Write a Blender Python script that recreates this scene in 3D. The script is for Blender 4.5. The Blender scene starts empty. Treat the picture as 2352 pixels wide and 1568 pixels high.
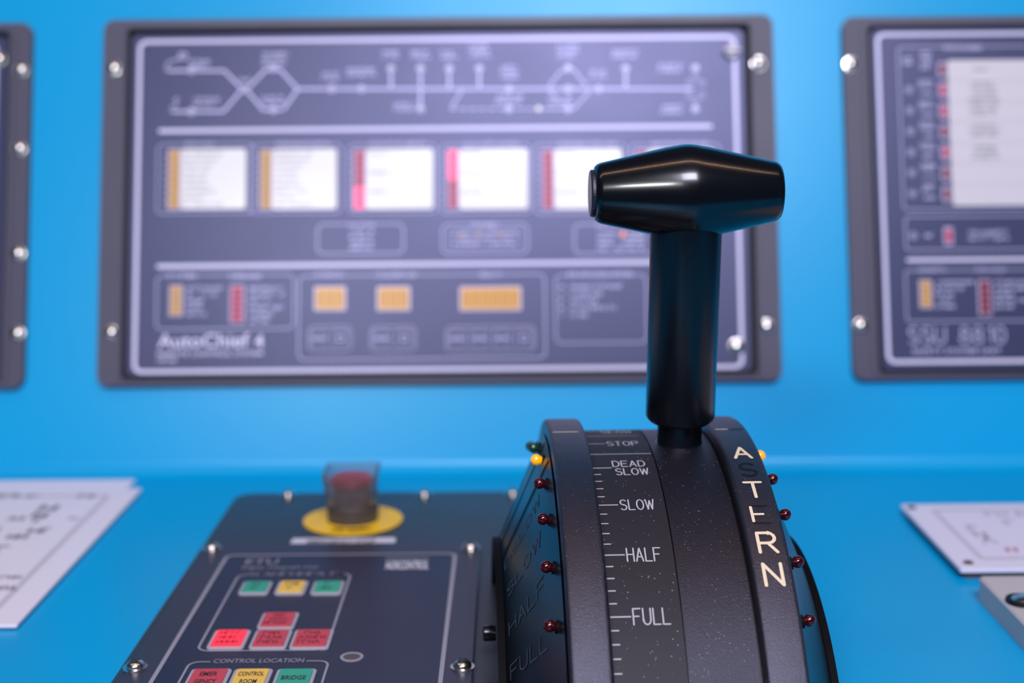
import bpy, bmesh, math, random
from math import sin, cos, tan, radians, pi, hypot, atan2
from mathutils import Vector, Matrix

random.seed(4)
SC = bpy.context.scene
COL = SC.collection

# ------------------------------------------------------------------ camera, world, lights, exposure
F = 3267.0                      # 50 mm on a 36 mm wide sensor, image 2352 px wide
PITCH = radians(10.1)
ROLL = radians(0.5)
CAM_H = 0.275                   # height of the lens above the console desk
cam_d = bpy.data.cameras.new('camera')
cam_d.sensor_width = 36.0
cam_d.lens = 50.0
cam_d.clip_start = 0.01
cam_d.dof.use_dof = True
cam_d.dof.focus_distance = 0.622
cam_d.dof.aperture_fstop = 4.9
cam = bpy.data.objects.new('camera', cam_d)
COL.objects.link(cam)
CAM_M = Matrix.Translation((0, 0, CAM_H)) @ Matrix.Rotation(pi/2 - PITCH, 4, 'X') @ Matrix.Rotation(-ROLL, 4, 'Z')
cam.matrix_world = CAM_M
SC.camera = cam

world = bpy.data.worlds.new('room_ambient')
SC.world = world
world.use_nodes = True
wn = world.node_tree.nodes
wn['Background'].inputs[0].default_value = (0.38, 0.50, 0.90, 1)
wn['Background'].inputs[1].default_value = 0.07

def area(name, loc, target, sx, sy, power, color, spread=None):
    d = bpy.data.lights.new(name, 'AREA')
    d.shape = 'RECTANGLE'
    d.size = sx
    d.size_y = sy
    d.energy = power
    d.color = color
    if spread: d.spread = spread
    o = bpy.data.objects.new(name, d)
    o.location = loc
    o.rotation_euler = (Vector(target) - Vector(loc)).to_track_quat('-Z', 'Y').to_euler()
    COL.objects.link(o)
    return o

area('ceiling_panel_light', (0.22, -0.95, 1.70), (0.1, 1.0, 0.15), 0.90, 0.60, 50, (0.84, 0.83, 1.0))
area('front_window_light', (-0.44, -0.85, 0.98), (0.1, 0.8, 0.15), 0.34, 0.15, 9.0, (0.95, 0.96, 1.0))
area('warm_tube_light', (0.0, 0.42, 2.1), (0.0, 0.6, 0.0), 3.2, 0.05, 11, (1.0, 0.60, 0.38))

SC.view_settings.view_transform = 'Standard'
SC.view_settings.look = 'None'
SC.view_settings.gamma = 1
SC.view_settings.use_curve_mapping = False
SC.view_settings.exposure = 0.0

# ------------------------------------------------------------------ geometry of the place
TILT = radians(15.8)            # the back of the console leans away
DEPTH = 1.0                     # where the desk meets the back
ST, CT = sin(TILT), cos(TILT)

def WP(u, v, n=0.0):            # point on (or n in front of) the sloping back
    return Vector((u, DEPTH + v*ST - n*CT, v*CT + n*ST))
def DP(u, v, n=0.0):            # point on the desk
    return Vector((u, v, n))
def ray(px, py):
    d = CAM_M.to_3x3() @ Vector(((px - 1176)/F, -(py - 784)/F, -1.0))
    return Vector((0, 0, CAM_H)), d
def wpx(px, py, n=0.0):         # measured image position -> (u, v) in the sloping back's own metres
    o, d = ray(px, py)
    nn = Vector((0, -CT, ST))
    t = (WP(0, 0, n) - o).dot(nn) / d.dot(nn)
    p = o + d*t
    return p.x, (p - WP(0, 0, n)).dot(Vector((0, ST, CT)))
def dpx(px, py, n=0.0):
    o, d = ray(px, py)
    t = (n - o.z)/d.z
    p = o + d*t
    return p.x, p.y

# ------------------------------------------------------------------ materials
def mat(name, color, rough=0.5, metal=0.0, spec=0.5, coat=0.0, coat_rough=0.05, emit=None, estr=0.0,
        bump=None, trans=0.0, ior=1.45, alpha=1.0, speck=None, tone=None, tint=(1, 1, 1)):
    m = bpy.data.materials.new(name)
    m.use_nodes = True
    nt = m.node_tree
    b = nt.nodes['Principled BSDF']
    b.inputs['Base Color'].default_value = (*color, 1)
    b.inputs['Roughness'].default_value = rough
    b.inputs['Metallic'].default_value = metal
    b.inputs['Specular IOR Level'].default_value = spec
    b.inputs['Coat Weight'].default_value = coat
    b.inputs['Specular Tint'].default_value = (*tint, 1)
    b.inputs['Coat Roughness'].default_value = coat_rough
    b.inputs['Transmission Weight'].default_value = trans
    b.inputs['IOR'].default_value = ior
    b.inputs['Alpha'].default_value = alpha
    if emit:
        b.inputs['Emission Color'].default_value = (*emit, 1)
        b.inputs['Emission Strength'].default_value = estr
    tc = nt.nodes.new('ShaderNodeTexCoord')
    if tone:                    # gentle uneven tone of the surface itself
        scale, amount = tone
        n = nt.nodes.new('ShaderNodeTexNoise'); n.inputs['Scale'].default_value = scale
        n.inputs['Detail'].default_value = 4
        nt.links.new(tc.outputs['Object'], n.inputs['Vector'])
        r = nt.nodes.new('ShaderNodeMapRange')
        r.inputs['To Min'].default_value = max(rough - amount, 0.02); r.inputs['To Max'].default_value = rough + amount
        nt.links.new(n.outputs['Fac'], r.inputs['Value'])
        nt.links.new(r.outputs['Result'], b.inputs['Roughness'])
    if speck:                   # dust specks
        scale, thr, dust = speck
        v = nt.nodes.new('ShaderNodeTexVoronoi'); v.inputs['Scale'].default_value = scale
        nt.links.new(tc.outputs['Object'], v.inputs['Vector'])
        n = nt.nodes.new('ShaderNodeTexNoise'); n.inputs['Scale'].default_value = scale*0.11
        nt.links.new(tc.outputs['Object'], n.inputs['Vector'])
        mul = nt.nodes.new('ShaderNodeMath'); mul.operation = 'MULTIPLY'
        nt.links.new(n.outputs['Fac'], mul.inputs[0]); mul.inputs[1].default_value = thr*2
        lt = nt.nodes.new('ShaderNodeMath'); lt.operation = 'LESS_THAN'
        nt.links.new(v.outputs['Distance'], lt.inputs[0]); nt.links.new(mul.outputs[0], lt.inputs[1])
        wn_ = nt.nodes.new('ShaderNodeTexWhiteNoise')
        nt.links.new(v.outputs['Position'], wn_.inputs['Vector'])
        g = nt.nodes.new('ShaderNodeMath'); g.operation = 'GREATER_THAN'; g.inputs[1].default_value = 0.6
        nt.links.new(wn_.outputs['Value'], g.inputs[0])
        m2 = nt.nodes.new('ShaderNodeMath'); m2.operation = 'MULTIPLY'
        nt.links.new(lt.outputs[0], m2.inputs[0]); nt.links.new(g.outputs[0], m2.inputs[1])
        mx = nt.nodes.new('ShaderNodeMix'); mx.data_type = 'RGBA'
        nt.links.new(m2.outputs[0], mx.inputs['Factor'])
        mx.inputs['A'].default_value = (*color, 1); mx.inputs['B'].default_value = (*dust, 1)
        nt.links.new(mx.outputs['Result'], b.inputs['Base Color'])
    if bump:
        scale, strength, dist = bump
        n = nt.nodes.new('ShaderNodeTexNoise'); n.inputs['Scale'].default_value = scale
        n.inputs['Detail'].default_value = 5; n.inputs['Roughness'].default_value = 0.65
        nt.links.new(tc.outputs['Object'], n.inputs['Vector'])
        bp = nt.nodes.new('ShaderNodeBump'); bp.inputs['Strength'].default_value = strength
        bp.inputs['Distance'].default_value = dist
        nt.links.new(n.outputs['Fac'], bp.inputs['Height'])
        nt.links.new(bp.outputs['Normal'], b.inputs['Normal'])
    return m

DUST = (0.30, 0.29, 0.32)
M = dict(
    blue=mat('glossy_blue_paint', (0.0, 0.355, 0.690), 0.31, spec=0.5, tone=(9, 0.04), tint=(0.6, 0.88, 1.0)),
    frame=mat('grey_satin_frame', (0.070, 0.066, 0.105), 0.46, tone=(20, 0.05)),
    gap=mat('dark_gap_shade', (0.008, 0.008, 0.012), 0.7),  # near-black colour stands in for the deep shadow in the panel gap
    face=mat('dark_panel_film', (0.031, 0.039, 0.086), 0.37, spec=1.0, tone=(14, 0.04), tint=(0.60, 0.60, 0.95)),
    faceline=mat('panel_white_print', (0.74, 0.72, 0.90), 0.33, spec=1.0, tint=(0.6, 0.6, 1.0)),
    facethin=mat('panel_grey_print', (0.60, 0.60, 0.84), 0.33, spec=1.0, tint=(0.6, 0.6, 1.0)),
    label=mat('white_label_window', (0.72, 0.71, 0.72), 0.30, coat=0.5, coat_rough=0.2, emit=(1.0, 0.97, 0.93), estr=0.10),
    labelink=mat('label_ink', (0.22, 0.21, 0.25), 0.6),
    orange=mat('amber_lamp', (0.62, 0.33, 0.06), 0.4),
    amberlit=mat('amber_display_window', (0.68, 0.33, 0.05), 0.3, emit=(1.0, 0.5, 0.08), estr=0.10),
    ambercell=mat('amber_display_digit', (0.42, 0.19, 0.03), 0.35),
    red=mat('red_lamp', (0.50, 0.04, 0.10), 0.4),
    redlit=mat('red_lamp_lit', (0.85, 0.06, 0.14), 0.4, emit=(1.0, 0.06, 0.18), estr=0.9),
    reddark=mat('dark_red_lamp', (0.22, 0.012, 0.028), 0.35),
    reddot=mat('small_red_lamp_lit', (0.8, 0.2, 0.12), 0.4, emit=(1.0, 0.3, 0.15), estr=0.6),
    chrome=mat('nickel_plated_screw', (0.74, 0.70, 0.64), 0.20, metal=1.0),
    dulled=mat('dull_grey_metal', (0.42, 0.40, 0.46), 0.5, metal=0.5),
    slot=mat('screw_recess', (0.05, 0.045, 0.04), 0.4, metal=0.6),
    plate=mat('charcoal_base_plate', (0.030, 0.036, 0.046), 0.36, tone=(25, 0.04)),
    etu=mat('telegraph_panel_film', (0.016, 0.021, 0.046), 0.32, tone=(25, 0.03)),
    etuedge=mat('telegraph_panel_border_film', (0.034, 0.036, 0.058), 0.36),
    etuline=mat('telegraph_panel_print', (0.31, 0.30, 0.36), 0.5),
    keyedge=mat('key_bezel_grey', (0.38, 0.37, 0.43), 0.4),
    kgreen=mat('green_key', (0.03, 0.36, 0.23), 0.35),
    kyellow=mat('yellow_key', (0.84, 0.54, 0.07), 0.35),
    kred=mat('red_key', (0.56, 0.055, 0.075), 0.35),
    kredlit=mat('red_key_lit', (0.85, 0.03, 0.05), 0.35, emit=(1.0, 0.03, 0.06), estr=0.55),
    kink=mat('key_ink', (0.045, 0.03, 0.035), 0.5),
    kredink=mat('red_key_ink', (0.25, 0.02, 0.04), 0.5),
    yellow=mat('yellow_disc', (0.90, 0.56, 0.02), 0.42),
    inkdark=mat('disc_ink', (0.16, 0.10, 0.01), 0.5),
    estopgrey=mat('grey_button_collar', (0.075, 0.062, 0.058), 0.25),
    estopred=mat('red_mushroom_cap', (0.30, 0.006, 0.03), 0.3),
    clear=mat('clear_plastic_guard', (0.72, 0.66, 0.68), 0.22, trans=0.93, ior=1.35),
    tape=mat('white_label_tape', (0.70, 0.68, 0.76), 0.4),
    paper=mat('white_laminated_plaque', (0.82, 0.77, 0.84), 0.38),
    paper2=mat('white_engraved_plaque', (0.76, 0.73, 0.86), 0.35),
    ink=mat('grey_plaque_ink', (0.26, 0.25, 0.31), 0.6),
    inklight=mat('pale_plaque_line', (0.56, 0.53, 0.62), 0.6),
    inkred=mat('red_plaque_ink', (0.55, 0.25, 0.30), 0.6),
    edge=mat('plaque_edge', (0.09, 0.06, 0.06), 0.6),
    beige=mat('light_grey_housing', (0.50, 0.47, 0.48), 0.45, bump=(400, 0.1, 0.0003)),
    black=mat('black_polished_plastic', (0.0022, 0.0030, 0.0048), 0.22, spec=0.5, coat=0.3, coat_rough=0.10, speck=(420, 0.045, (0.07, 0.075, 0.09)), tone=(60, 0.04)),
    shaft=mat('black_satin_shaft', (0.0022, 0.0032, 0.006), 0.27, spec=0.5, speck=(420, 0.045, (0.07, 0.075, 0.09)), tone=(60, 0.05)),
    rim=mat('grained_black_rim', (0.012, 0.012, 0.019), 0.31, spec=1.0, tint=(0.8, 0.8, 1.0), bump=(1300, 1.0, 0.00022), speck=(700, 0.09, DUST)),
    cover=mat('grained_black_slot_cover', (0.008, 0.008, 0.013), 0.34, spec=0.7, tint=(0.8, 0.8, 1.0), bump=(1300, 1.0, 0.00022), speck=(700, 0.11, DUST)),
    scale=mat('charcoal_scale_strip', (0.017, 0.0165, 0.023), 0.56, spec=0.35, bump=(1800, 0.10, 0.0003), speck=(560, 0.11, DUST)),
    scaleprint=mat('scale_engraving_paint', (0.42, 0.41, 0.45), 0.6),
    side=mat('dark_side_face', (0.003, 0.007, 0.012), 0.30, spec=0.85, speck=(500, 0.06, (0.2, 0.22, 0.25))),
    sideprint=mat('side_face_faint_print', (0.042, 0.052, 0.066), 0.5),
    sidebar=mat('side_face_black_line', (0.0012, 0.0012, 0.002), 0.7, spec=0.15),
    cream=mat('cream_engraving_paint', (0.76, 0.62, 0.44), 0.6, bump=(1500, 0.3, 0.0003)),
    groove=mat('black_empty_engraving', (0.002, 0.002, 0.003), 0.5),
    ledred=mat('red_lamp_lens', (0.045, 0.0006, 0.004), 0.10, coat=0.6, coat_rough=0.04),
    ledorange=mat('orange_lamp_lens', (0.95, 0.42, 0.01), 0.1, coat=1.0, coat_rough=0.03, emit=(1.0, 0.42, 0.0), estr=0.45),
    ledgreen=mat('green_lamp_lens', (0.004, 0.045, 0.025), 0.07, coat=1.0, coat_rough=0.03),
    dusty=mat('dusty_collar_edge', (0.16, 0.15, 0.15), 0.55, bump=(900, 0.4, 0.0005)),
)

# ------------------------------------------------------------------ object helpers
def thing(name, label, cat, loc=(0, 0, 0), rz=0.0, group=None):
    o = bpy.data.objects.new(name, None)
    o.empty_display_size = 0.02
    COL.objects.link(o)
    o.location = loc
    o.rotation_euler = (0, 0, rz)
    o['label'] = label
    o['category'] = cat
    if group: o['group'] = group
    o['_base'] = [*loc]
    return o

class MB:
    def __init__(s): s.v = []; s.f = []
    def poly(s, pts, flip=False):
        i = len(s.v); s.v += [Vector(p) for p in pts]
        ids = list(range(i, i + len(pts)))
        s.f.append(ids[::-1] if flip else ids)
    def strip(s, A, B, closed=True):            # quads between two equal loops
        i = len(s.v); n = len(A)
        s.v += [Vector(p) for p in A] + [Vector(p) for p in B]
        for k in range(n if closed else n - 1):
            j = (k + 1) % n
            s.f.append([i + k, i + j, i + n + j, i + n + k])
    def prism(s, loop, MAP, n0, n1, bev=0.0):   # loop in (u,v); extruded along n of MAP
        if bev:
            inn = inset(loop, bev)
            L0 = [MAP(u, v, n0) for u, v in loop]; L1 = [MAP(u, v, n1 - bev) for u, v in loop]
            L2 = [MAP(u, v, n1) for u, v in inn]
            s.strip(L0, L1); s.strip(L1, L2); s.poly(L2); s.poly(L0, True)
        else:
            L0 = [MAP(u, v, n0) for u, v in loop]; L1 = [MAP(u, v, n1) for u, v in loop]
            s.strip(L0, L1); s.poly(L1); s.poly(L0, True)
    def ring(s, lo, li, MAP, n0, n1):           # a frame between two loops of equal count
        O0 = [MAP(u, v, n0) for u, v in lo]; O1 = [MAP(u, v, n1) for u, v in lo]
        I0 = [MAP(u, v, n0) for u, v in li]; I1 = [MAP(u, v, n1) for u, v in li]
        s.strip(O0, O1); s.strip(O1, I1); s.strip(I1, I0); s.strip(I0, O0)
    def build(s, name, m, parent=None, smooth=False, origin=None, weld=True):
        me = bpy.data.meshes.new(name)
        base = Vector(parent['_base']) if parent is not None and '_base' in parent else Vector((0, 0, 0))
        if origin is not None: base = Vector(origin)
        me.from_pydata([p - base for p in s.v], [], s.f)
        bm = bmesh.new(); bm.from_mesh(me)
        if weld: bmesh.ops.remove_doubles(bm, verts=bm.verts, dist=1e-6)
        bmesh.ops.recalc_face_normals(bm, faces=bm.faces)
        bm.to_mesh(me); bm.free()
        if smooth:
            for p in me.polygons: p.use_smooth = True
            try: me.set_sharp_from_angle(angle=radians(38))
            except Exception: pass
        me.materials.append(M[m] if isinstance(m, str) else m)
        o = bpy.data.objects.new(name, me)
        COL.objects.link(o)
        if parent is not None:
            o.parent = parent
            o['_base'] = [*base]
        return o

def rrect(x0, y0, x1, y1, r=0.0, seg=5):        # CCW rounded rectangle, always 4*(seg+1) points
    if x1 < x0: x0, x1 = x1, x0
    if y1 < y0: y0, y1 = y1, y0
    r = max(min(r, (x1-x0)/2*0.98, (y1-y0)/2*0.98), 1e-5)
    out = []
    for cx, cy, a0 in ((x1-r, y1-r, 0), (x0+r, y1-r, 90), (x0+r, y0+r, 180), (x1-r, y0+r, 270)):
        for k in range(seg + 1):
            a = radians(a0 + 90*k/seg)
            out.append((cx + r*cos(a), cy + r*sin(a)))
    return out
def inset(loop, d):
    n = len(loop); out = []
    for i in range(n):
        a, b, c = loop[i-1], loop[i], loop[(i+1) % n]
        e1 = Vector((b[0]-a[0], b[1]-a[1])); e2 = Vector((c[0]-b[0], c[1]-b[1]))
        e1 = e1.normalized() if e1.length > 1e-9 else e2.normalized()
        e2 = e2.normalized() if e2.length > 1e-9 else e1
        nn = Vector((-e1.y - e2.y, e1.x + e2.x))
        nn = nn.normalized() if nn.length > 1e-6 else Vector((-e1.y, e1.x))
        k = d / max(nn.dot(Vector((-e1.y, e1.x))), 0.5)
        out.append((b[0] + nn.x*k, b[1] + nn.y*k))
    return out
def ribbon(mb, pts, w, MAP, n, caps=True):      # stroke of width w along 2-D points laid on a surface
    P = [Vector(p) for p in pts]
    for i in range(1, len(P) - 1):               # sharp corners are drawn as two strokes that meet
        a_, b_ = P[i] - P[i-1], P[i+1] - P[i]
        if a_.length > 1e-7 and b_.length > 1e-7 and a_.angle(b_) > 0.9:
            ribbon(mb, pts[:i+1], w, MAP, n, caps); ribbon(mb, pts[i:], w, MAP, n, caps)
            return
    L, R = [], []
    for i, p in enumerate(P):
        d1 = (P[i] - P[i-1]).normalized() if i > 0 else (P[1] - P[0]).normalized()
        d2 = (P[i+1] - P[i]).normalized() if i < len(P)-1 else d1
        d = (d1 + d2)
        d = d.normalized() if d.length > 1e-6 else d1
        nn = Vector((-d.y, d.x)); k = min(1/max(nn.dot(Vector((-d1.y, d1.x))), 0.4), 1.6)
        L.append(p + nn*w/2*k); R.append(p - nn*w/2*k)
    mb.strip([MAP(q.x, q.y, n) for q in L], [MAP(q.x, q.y, n) for q in R], closed=False)
    if caps:
        for p, d in ((P[0], (P[0]-P[1]).normalized()), (P[-1], (P[-1]-P[-2]).normalized())):
            a0 = atan2(d.y, d.x)
            mb.poly([MAP(p.x + w/2*cos(a0 + radians(t)), p.y + w/2*sin(a0 + radians(t)), n) for t in range(-90, 91, 30)])
def dot(mb, c, r, MAP, n, seg=14):
    mb.poly([MAP(c[0] + r*cos(2*pi*k/seg), c[1] + r*sin(2*pi*k/seg), n) for k in range(seg)])
def circ(mb, c, r, w, MAP, n, seg=18):
    A = [MAP(c[0] + (r+w/2)*cos(2*pi*k/seg), c[1] + (r+w/2)*sin(2*pi*k/seg), n) for k in range(seg)]
    B = [MAP(c[0] + (r-w/2)*cos(2*pi*k/seg), c[1] + (r-w/2)*sin(2*pi*k/seg), n) for k in range(seg)]
    mb.strip(A, B)
def outline(mb, box, r, w, MAP, n, breaks=()):
    lo = rrect(*box, r); li = inset(lo, w)
    mb.strip([MAP(u, v, n) for u, v in lo], [MAP(u, v, n) for u, v in li])
def scribble(mb, x0, x1, y0, y1, MAP, n, w=None, words=True):   # a line of print too blurred to read
    h = abs(y1 - y0); lo = min(y0, y1)
    w = w or h*0.16
    x = min(x0, x1); X = max(x0, x1)
    while x < X - h*0.3:
        cw = h*random.uniform(0.45, 0.7)
        if words and random.random() < 0.12: x += h*0.55; continue
        k = random.random()
        xe = min(x + cw, X)
        if k < 0.35: ribbon(mb, [(x, lo), (x, lo+h), (xe, lo+h)], w, MAP, n, False)
        elif k < 0.65: ribbon(mb, [(x, lo), (x + cw/2, lo+h), (xe, lo)], w, MAP, n, False)
        else:
            ribbon(mb, [(x, lo), (x, lo+h)], w, MAP, n, False); ribbon(mb, [(x, lo+h/2), (xe, lo+h/2)], w, MAP, n, False)
            ribbon(mb, [(xe, lo), (xe, lo+h)], w, MAP, n, False)
        x = xe + h*0.22

# single-stroke capitals on a 4 x 6 grid
def arc(cx, cy, rx, ry, a0, a1, n=8): return [(cx + rx*cos(radians(a0+(a1-a0)*k/n)), cy + ry*sin(radians(a0+(a1-a0)*k/n))) for k in range(n+1)]
STROKES = {
 'A': [[(0,0),(2,6),(4,0)],[(.7,2),(3.3,2)]], 'B': [[(0,0),(0,6),(2.4,6)]+arc(2.4,4.6,1.4,1.4,90,-90,6)+[(0,3.2)],[(0,0),(2.5,0)]+arc(2.5,1.6,1.5,1.6,-90,90,6)],
 'C': [arc(2.1,3,2.1,3,50,310,14)], 'D': [[(0,0),(0,6),(1.6,6)]+arc(1.6,3,2.4,3,90,-90,10)+[(0,0)]],
 'E': [[(3.8,6),(0,6),(0,0),(3.8,0)],[(0,3.1),(3.1,3.1)]], 'F': [[(3.8,6),(0,6),(0,0)],[(0,3.1),(3,3.1)]],
 'G': [arc(2.1,3,2.1,3,50,340,14)+[(4.1,2.8),(2.4,2.8)]], 'H': [[(0,0),(0,6)],[(4,0),(4,6)],[(0,3.1),(4,3.1)]],
 'I': [[(2,0),(2,6)]], 'J': [[(3,6),(3,1.5)]+arc(1.6,1.5,1.4,1.5,0,-170,6)], 'K': [[(0,0),(0,6)],[(3.9,6),(0,2.4)],[(1.4,3.7),(4,0)]],
 'L': [[(0,6),(0,0),(3.6,0)]], 'M': [[(0,0),(0,6),(2.2,1.8),(4.4,6),(4.4,0)]], 'N': [[(0,0),(0,6),(4,0),(4,6)]],
 'O': [arc(2.1,3,2.1,3,90,450,18)], 'P': [[(0,0),(0,6),(2.4,6)]+arc(2.4,4.4,1.6,1.6,90,-90,6)+[(0,2.8)]],
 'R': [[(0,0),(0,6),(2.4,6)]+arc(2.4,4.4,1.5,1.6,90,-90,6)+[(0,2.8)],[(2.1,2.8),(4,0)]],
 'S': [arc(2,4.5,1.8,1.5,35,270,9)+arc(2,1.5,1.9,1.5,90,-145,9)], 'T': [[(0,6),(4,6)],[(2,6),(2,0)]],
 'U': [[(0,6),(0,1.9)]+arc(2,1.9,2,1.9,180,360,8)+[(4,6)]], 'V': [[(0,6),(2,0),(4,6)]],
 'W': [[(0,6),(1.2,0),(2.5,5.4),(3.8,0),(5,6)]], 'Y': [[(0,6),(2,3),(4,6)],[(2,3),(2,0)]],
 '8': [arc(2,4.5,1.5,1.5,90,450,12), arc(2,1.55,1.9,1.55,90,450,12)], '1': [[(1,5),(2.2,6),(2.2,0)]], '0': [arc(2,3,1.8,3,90,450,16)],
}
def stroke_text(mb, text, x0, y0, w, h, sw, MAP, n):
    adv = []
    for ch in text:
        if ch == ' ': adv.append(3.0); continue
        adv.append(max(p[0] for s in STROKES[ch] for p in s))
    gap = 1.5
    total = sum(adv) + gap*(len(text)-1)
    sx = w/total; sy = h/6
    x = 0
    for ch, a in zip(text, adv):
        if ch != ' ':
            off = 0
            for s in STROKES[ch]:
                ribbon(mb, [(x0 + (x + p[0] - off)*sx, y0 + p[1]*sy) for p in s], sw, MAP, n)
        x += a + gap

def font_text(mb, text, x0, y0, w, h, MAP, n, bold=0.0):    # filled letters fitted into a box
    cu = bpy.data.curves.new('t', 'FONT'); cu.body = text; cu.resolution_u = 3
    cu.offset = bold
    ob = bpy.data.objects.new('t', cu); COL.objects.link(ob)
    bpy.context.view_layer.update()
    me = bpy.data.meshes.new_from_object(ob.evaluated_get(bpy.context.evaluated_depsgraph_get()))
    xs = [v.co.x for v in me.vertices]; ys = [v.co.y for v in me.vertices]
    ax, bx, ay, by = min(xs), max(xs), min(ys), max(ys)
    i = len(mb.v)
    for v in me.vertices:
        mb.v.append(MAP(x0 + (v.co.x-ax)/(bx-ax)*w, y0 + (v.co.y-ay)/(by-ay)*h, n))
    for p in me.polygons: mb.f.append([i + k for k in p.vertices])
    bpy.data.objects.remove(ob); bpy.data.curves.remove(cu); bpy.data.meshes.remove(me)

def lathe_mesh(mb, prof, axis_map, seg=48, a0=0.0, a1=2*pi):    # prof: (along, radius); axis_map(along, radius, angle)
    loops = []
    closed = abs(a1 - a0 - 2*pi) < 1e-6
    N = seg if closed else seg + 1
    for a, r in prof:
        loops.append([axis_map(a, r, a0 + (a1-a0)*k/seg) for k in range(N)])
    for A, B in zip(loops, loops[1:]): mb.strip(A, B, closed=closed)

# one kind of round-headed cross-recess screw, copied wherever the photo shows one
def screw_mesh(R=0.0042, H=0.0026):
    mb = MB()
    def am(a, r, t): return Vector((r*cos(t), r*sin(t), a))
    prof = [(0, R*1.32), (0.0006, R*1.32), (0.0007, R*1.02), (0.0012, R)] + \
           [(0.0012 + H*sin(radians(k)), R*cos(radians(k))) for k in range(12, 91, 13)]
    prof[-1] = (0.0012 + H, 0.00001)
    lathe_mesh(mb, prof, am, 24)
    o = mb.build('screw', 'chrome', smooth=True)
    s = MB()
    for a in (0, pi/2):
        c, d = cos(a), sin(a)
        s.prism([(-R*.55*c - R*.12*d, -R*.55*d + R*.12*c), (-R*.55*c + R*.12*d, -R*.55*d - R*.12*c),
                 (R*.55*c + R*.12*d, R*.55*d - R*.12*c), (R*.55*c - R*.12*d, R*.55*d + R*.12*c)],
                lambda u, v, n: Vector((u, v, n)), H*0.80, 0.00125 + H*1.0)
    q = s.build('screw_recess', 'slot')
    me, me2 = o.data, q.data
    bpy.data.objects.remove(o); bpy.data.objects.remove(q)
    return me, me2
SCREW_ME, RECESS_ME = screw_mesh()
def screw(parent, p, tilt=0.0, turn=0.4, scale=1.0):
    o = bpy.data.objects.new('screw', SCREW_ME); COL.objects.link(o)
    o.parent = parent
    o.location = Vector(p) - Vector(parent['_base'])
    o.rotation_euler = (Matrix.Rotation(tilt, 3, 'X') @ Matrix.Rotation(turn, 3, 'Z')).to_euler()
    o.scale = (scale,)*3
    if tilt == 0:            # only the desk screws show their cross recess
        q = bpy.data.objects.new('cross_recess', RECESS_ME); COL.objects.link(q); q.parent = o
    o['label'] = 'shiny round-headed screw'
    return o
WALL_TILT = pi/2 - TILT

# ------------------------------------------------------------------ the console itself
console = thing('control_console', 'glossy bright blue painted console with flat desk and sloping back', 'console', (0, 0.9, 0))
mb = MB()
FR = 0.014                                       # soft inner corner between desk and back
ang = pi/2 - TILT                                # turn of the surface
tl = FR*tan(ang/2)
pts = []
cy, cz = DEPTH - tl, FR
for k in range(11):
    a = ang*k/10
    pts.append((cy + FR*sin(a), cz - FR*cos(a)))
prof = pts + [(DEPTH + 0.62*ST, 0.62*CT)]
back_t = 0.004
for sgn in (0,):
    A = [Vector((-0.75, y, z)) for y, z in prof]; B = [Vector((0.75, y, z)) for y, z in prof]
    n_off = [Vector((0, 0, 0))]*len(prof)
    A2, B2 = [], []
    for i, (y, z) in enumerate(prof):
        y0, z0 = prof[max(i-1, 0)]; y1, z1 = prof[min(i+1, len(prof)-1)]
        d = Vector((0, y1-y0, z1-z0)).normalized(); nn = Vector((0, d.z, -d.y))
        A2.append(A[i] + nn*back_t); B2.append(B[i] + nn*back_t)
    mb.strip(A, B, False); mb.strip(A2, B2, False); mb.strip(A, A2, False); mb.strip(B, B2, False)
    mb.poly([A[0], B[0], B2[0], A2[0]]); mb.poly([A[-1], B[-1], B2[-1], A2[-1]])
mb.build('back_panel', 'blue', console, smooth=True)
mb = MB()
yf = 0.20
mb.prism([(-0.75, yf), (0.75, yf), (0.75, cy), (-0.75, cy)], DP, -0.02, 0.0)
mb.build('desk_surface', 'blue', console)

# ------------------------------------------------------------------ wall-panel kit (positions measured on the photo, turned into metres on the back)
def wbox(x0, y0, x1, y1, n=0.0):
    xm, ym = (x0+x1)/2, (y0+y1)/2
    return (wpx(x0, ym, n)[0], wpx(xm, y1, n)[1], wpx(x1, ym, n)[0], wpx(xm, y0, n)[1])
PXW = 0.000318                                   # metres per image pixel on the back, for line widths

def panel_shell(root, outer, inner, face, line, open_right=False, screws=()):
    fr = MB()
    fr.ring(rrect(*outer, 0.008), rrect(*inner, 0.004), WP, 0.0005, 0.0065)
    fo = fr.build('frame', 'frame', root)
    lip = MB()
    ib = inner
    lip.ring(rrect(ib[0]-0.0045, ib[1]-0.0008, ib[2]+0.0045, ib[3]+0.0008, 0.004), rrect(ib[0]-0.0012, ib[1]-0.0004, ib[2]+0.0012, ib[3]+0.0004, 0.003), WP, 0.0065, 0.0078)
    lip.build('frame_lip', 'frame', root)
    g = MB(); g.prism(rrect(inner[0]-0.001, inner[1]-0.001, inner[2]+0.001, inner[3]+0.001, 0.003), WP, 0.0003, 0.0012)
    g.build('gap_shade_sheet', 'gap', root)  # added sheet hides the blue back; the gap's shade is put into its colour
    f = MB(); f.prism(rrect(*face, 0.005), WP, 0.0012, NF, 0.0005)
    fa = f.build('face_plate', 'face', root)
    l = MB(); lo = rrect(*line, 0.0065)
    li = inset(lo, 8.5*PXW)
    l.strip([WP(u, v, NF+0.0002) for u, v in lo], [WP(u, v, NF+0.0002) for u, v in li])
    l.build('border_line', 'faceline', root)
    for (x, y) in screws:
        u, v = wpx(x, y, 0.0065)
        screw(root, WP(u, v, 0.0065), WALL_TILT, random.uniform(0, 1.5))
    return fa
NF = 0.0034
NP = NF + 0.0002
def P(x, y): return wpx(x, y, NP)
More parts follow.
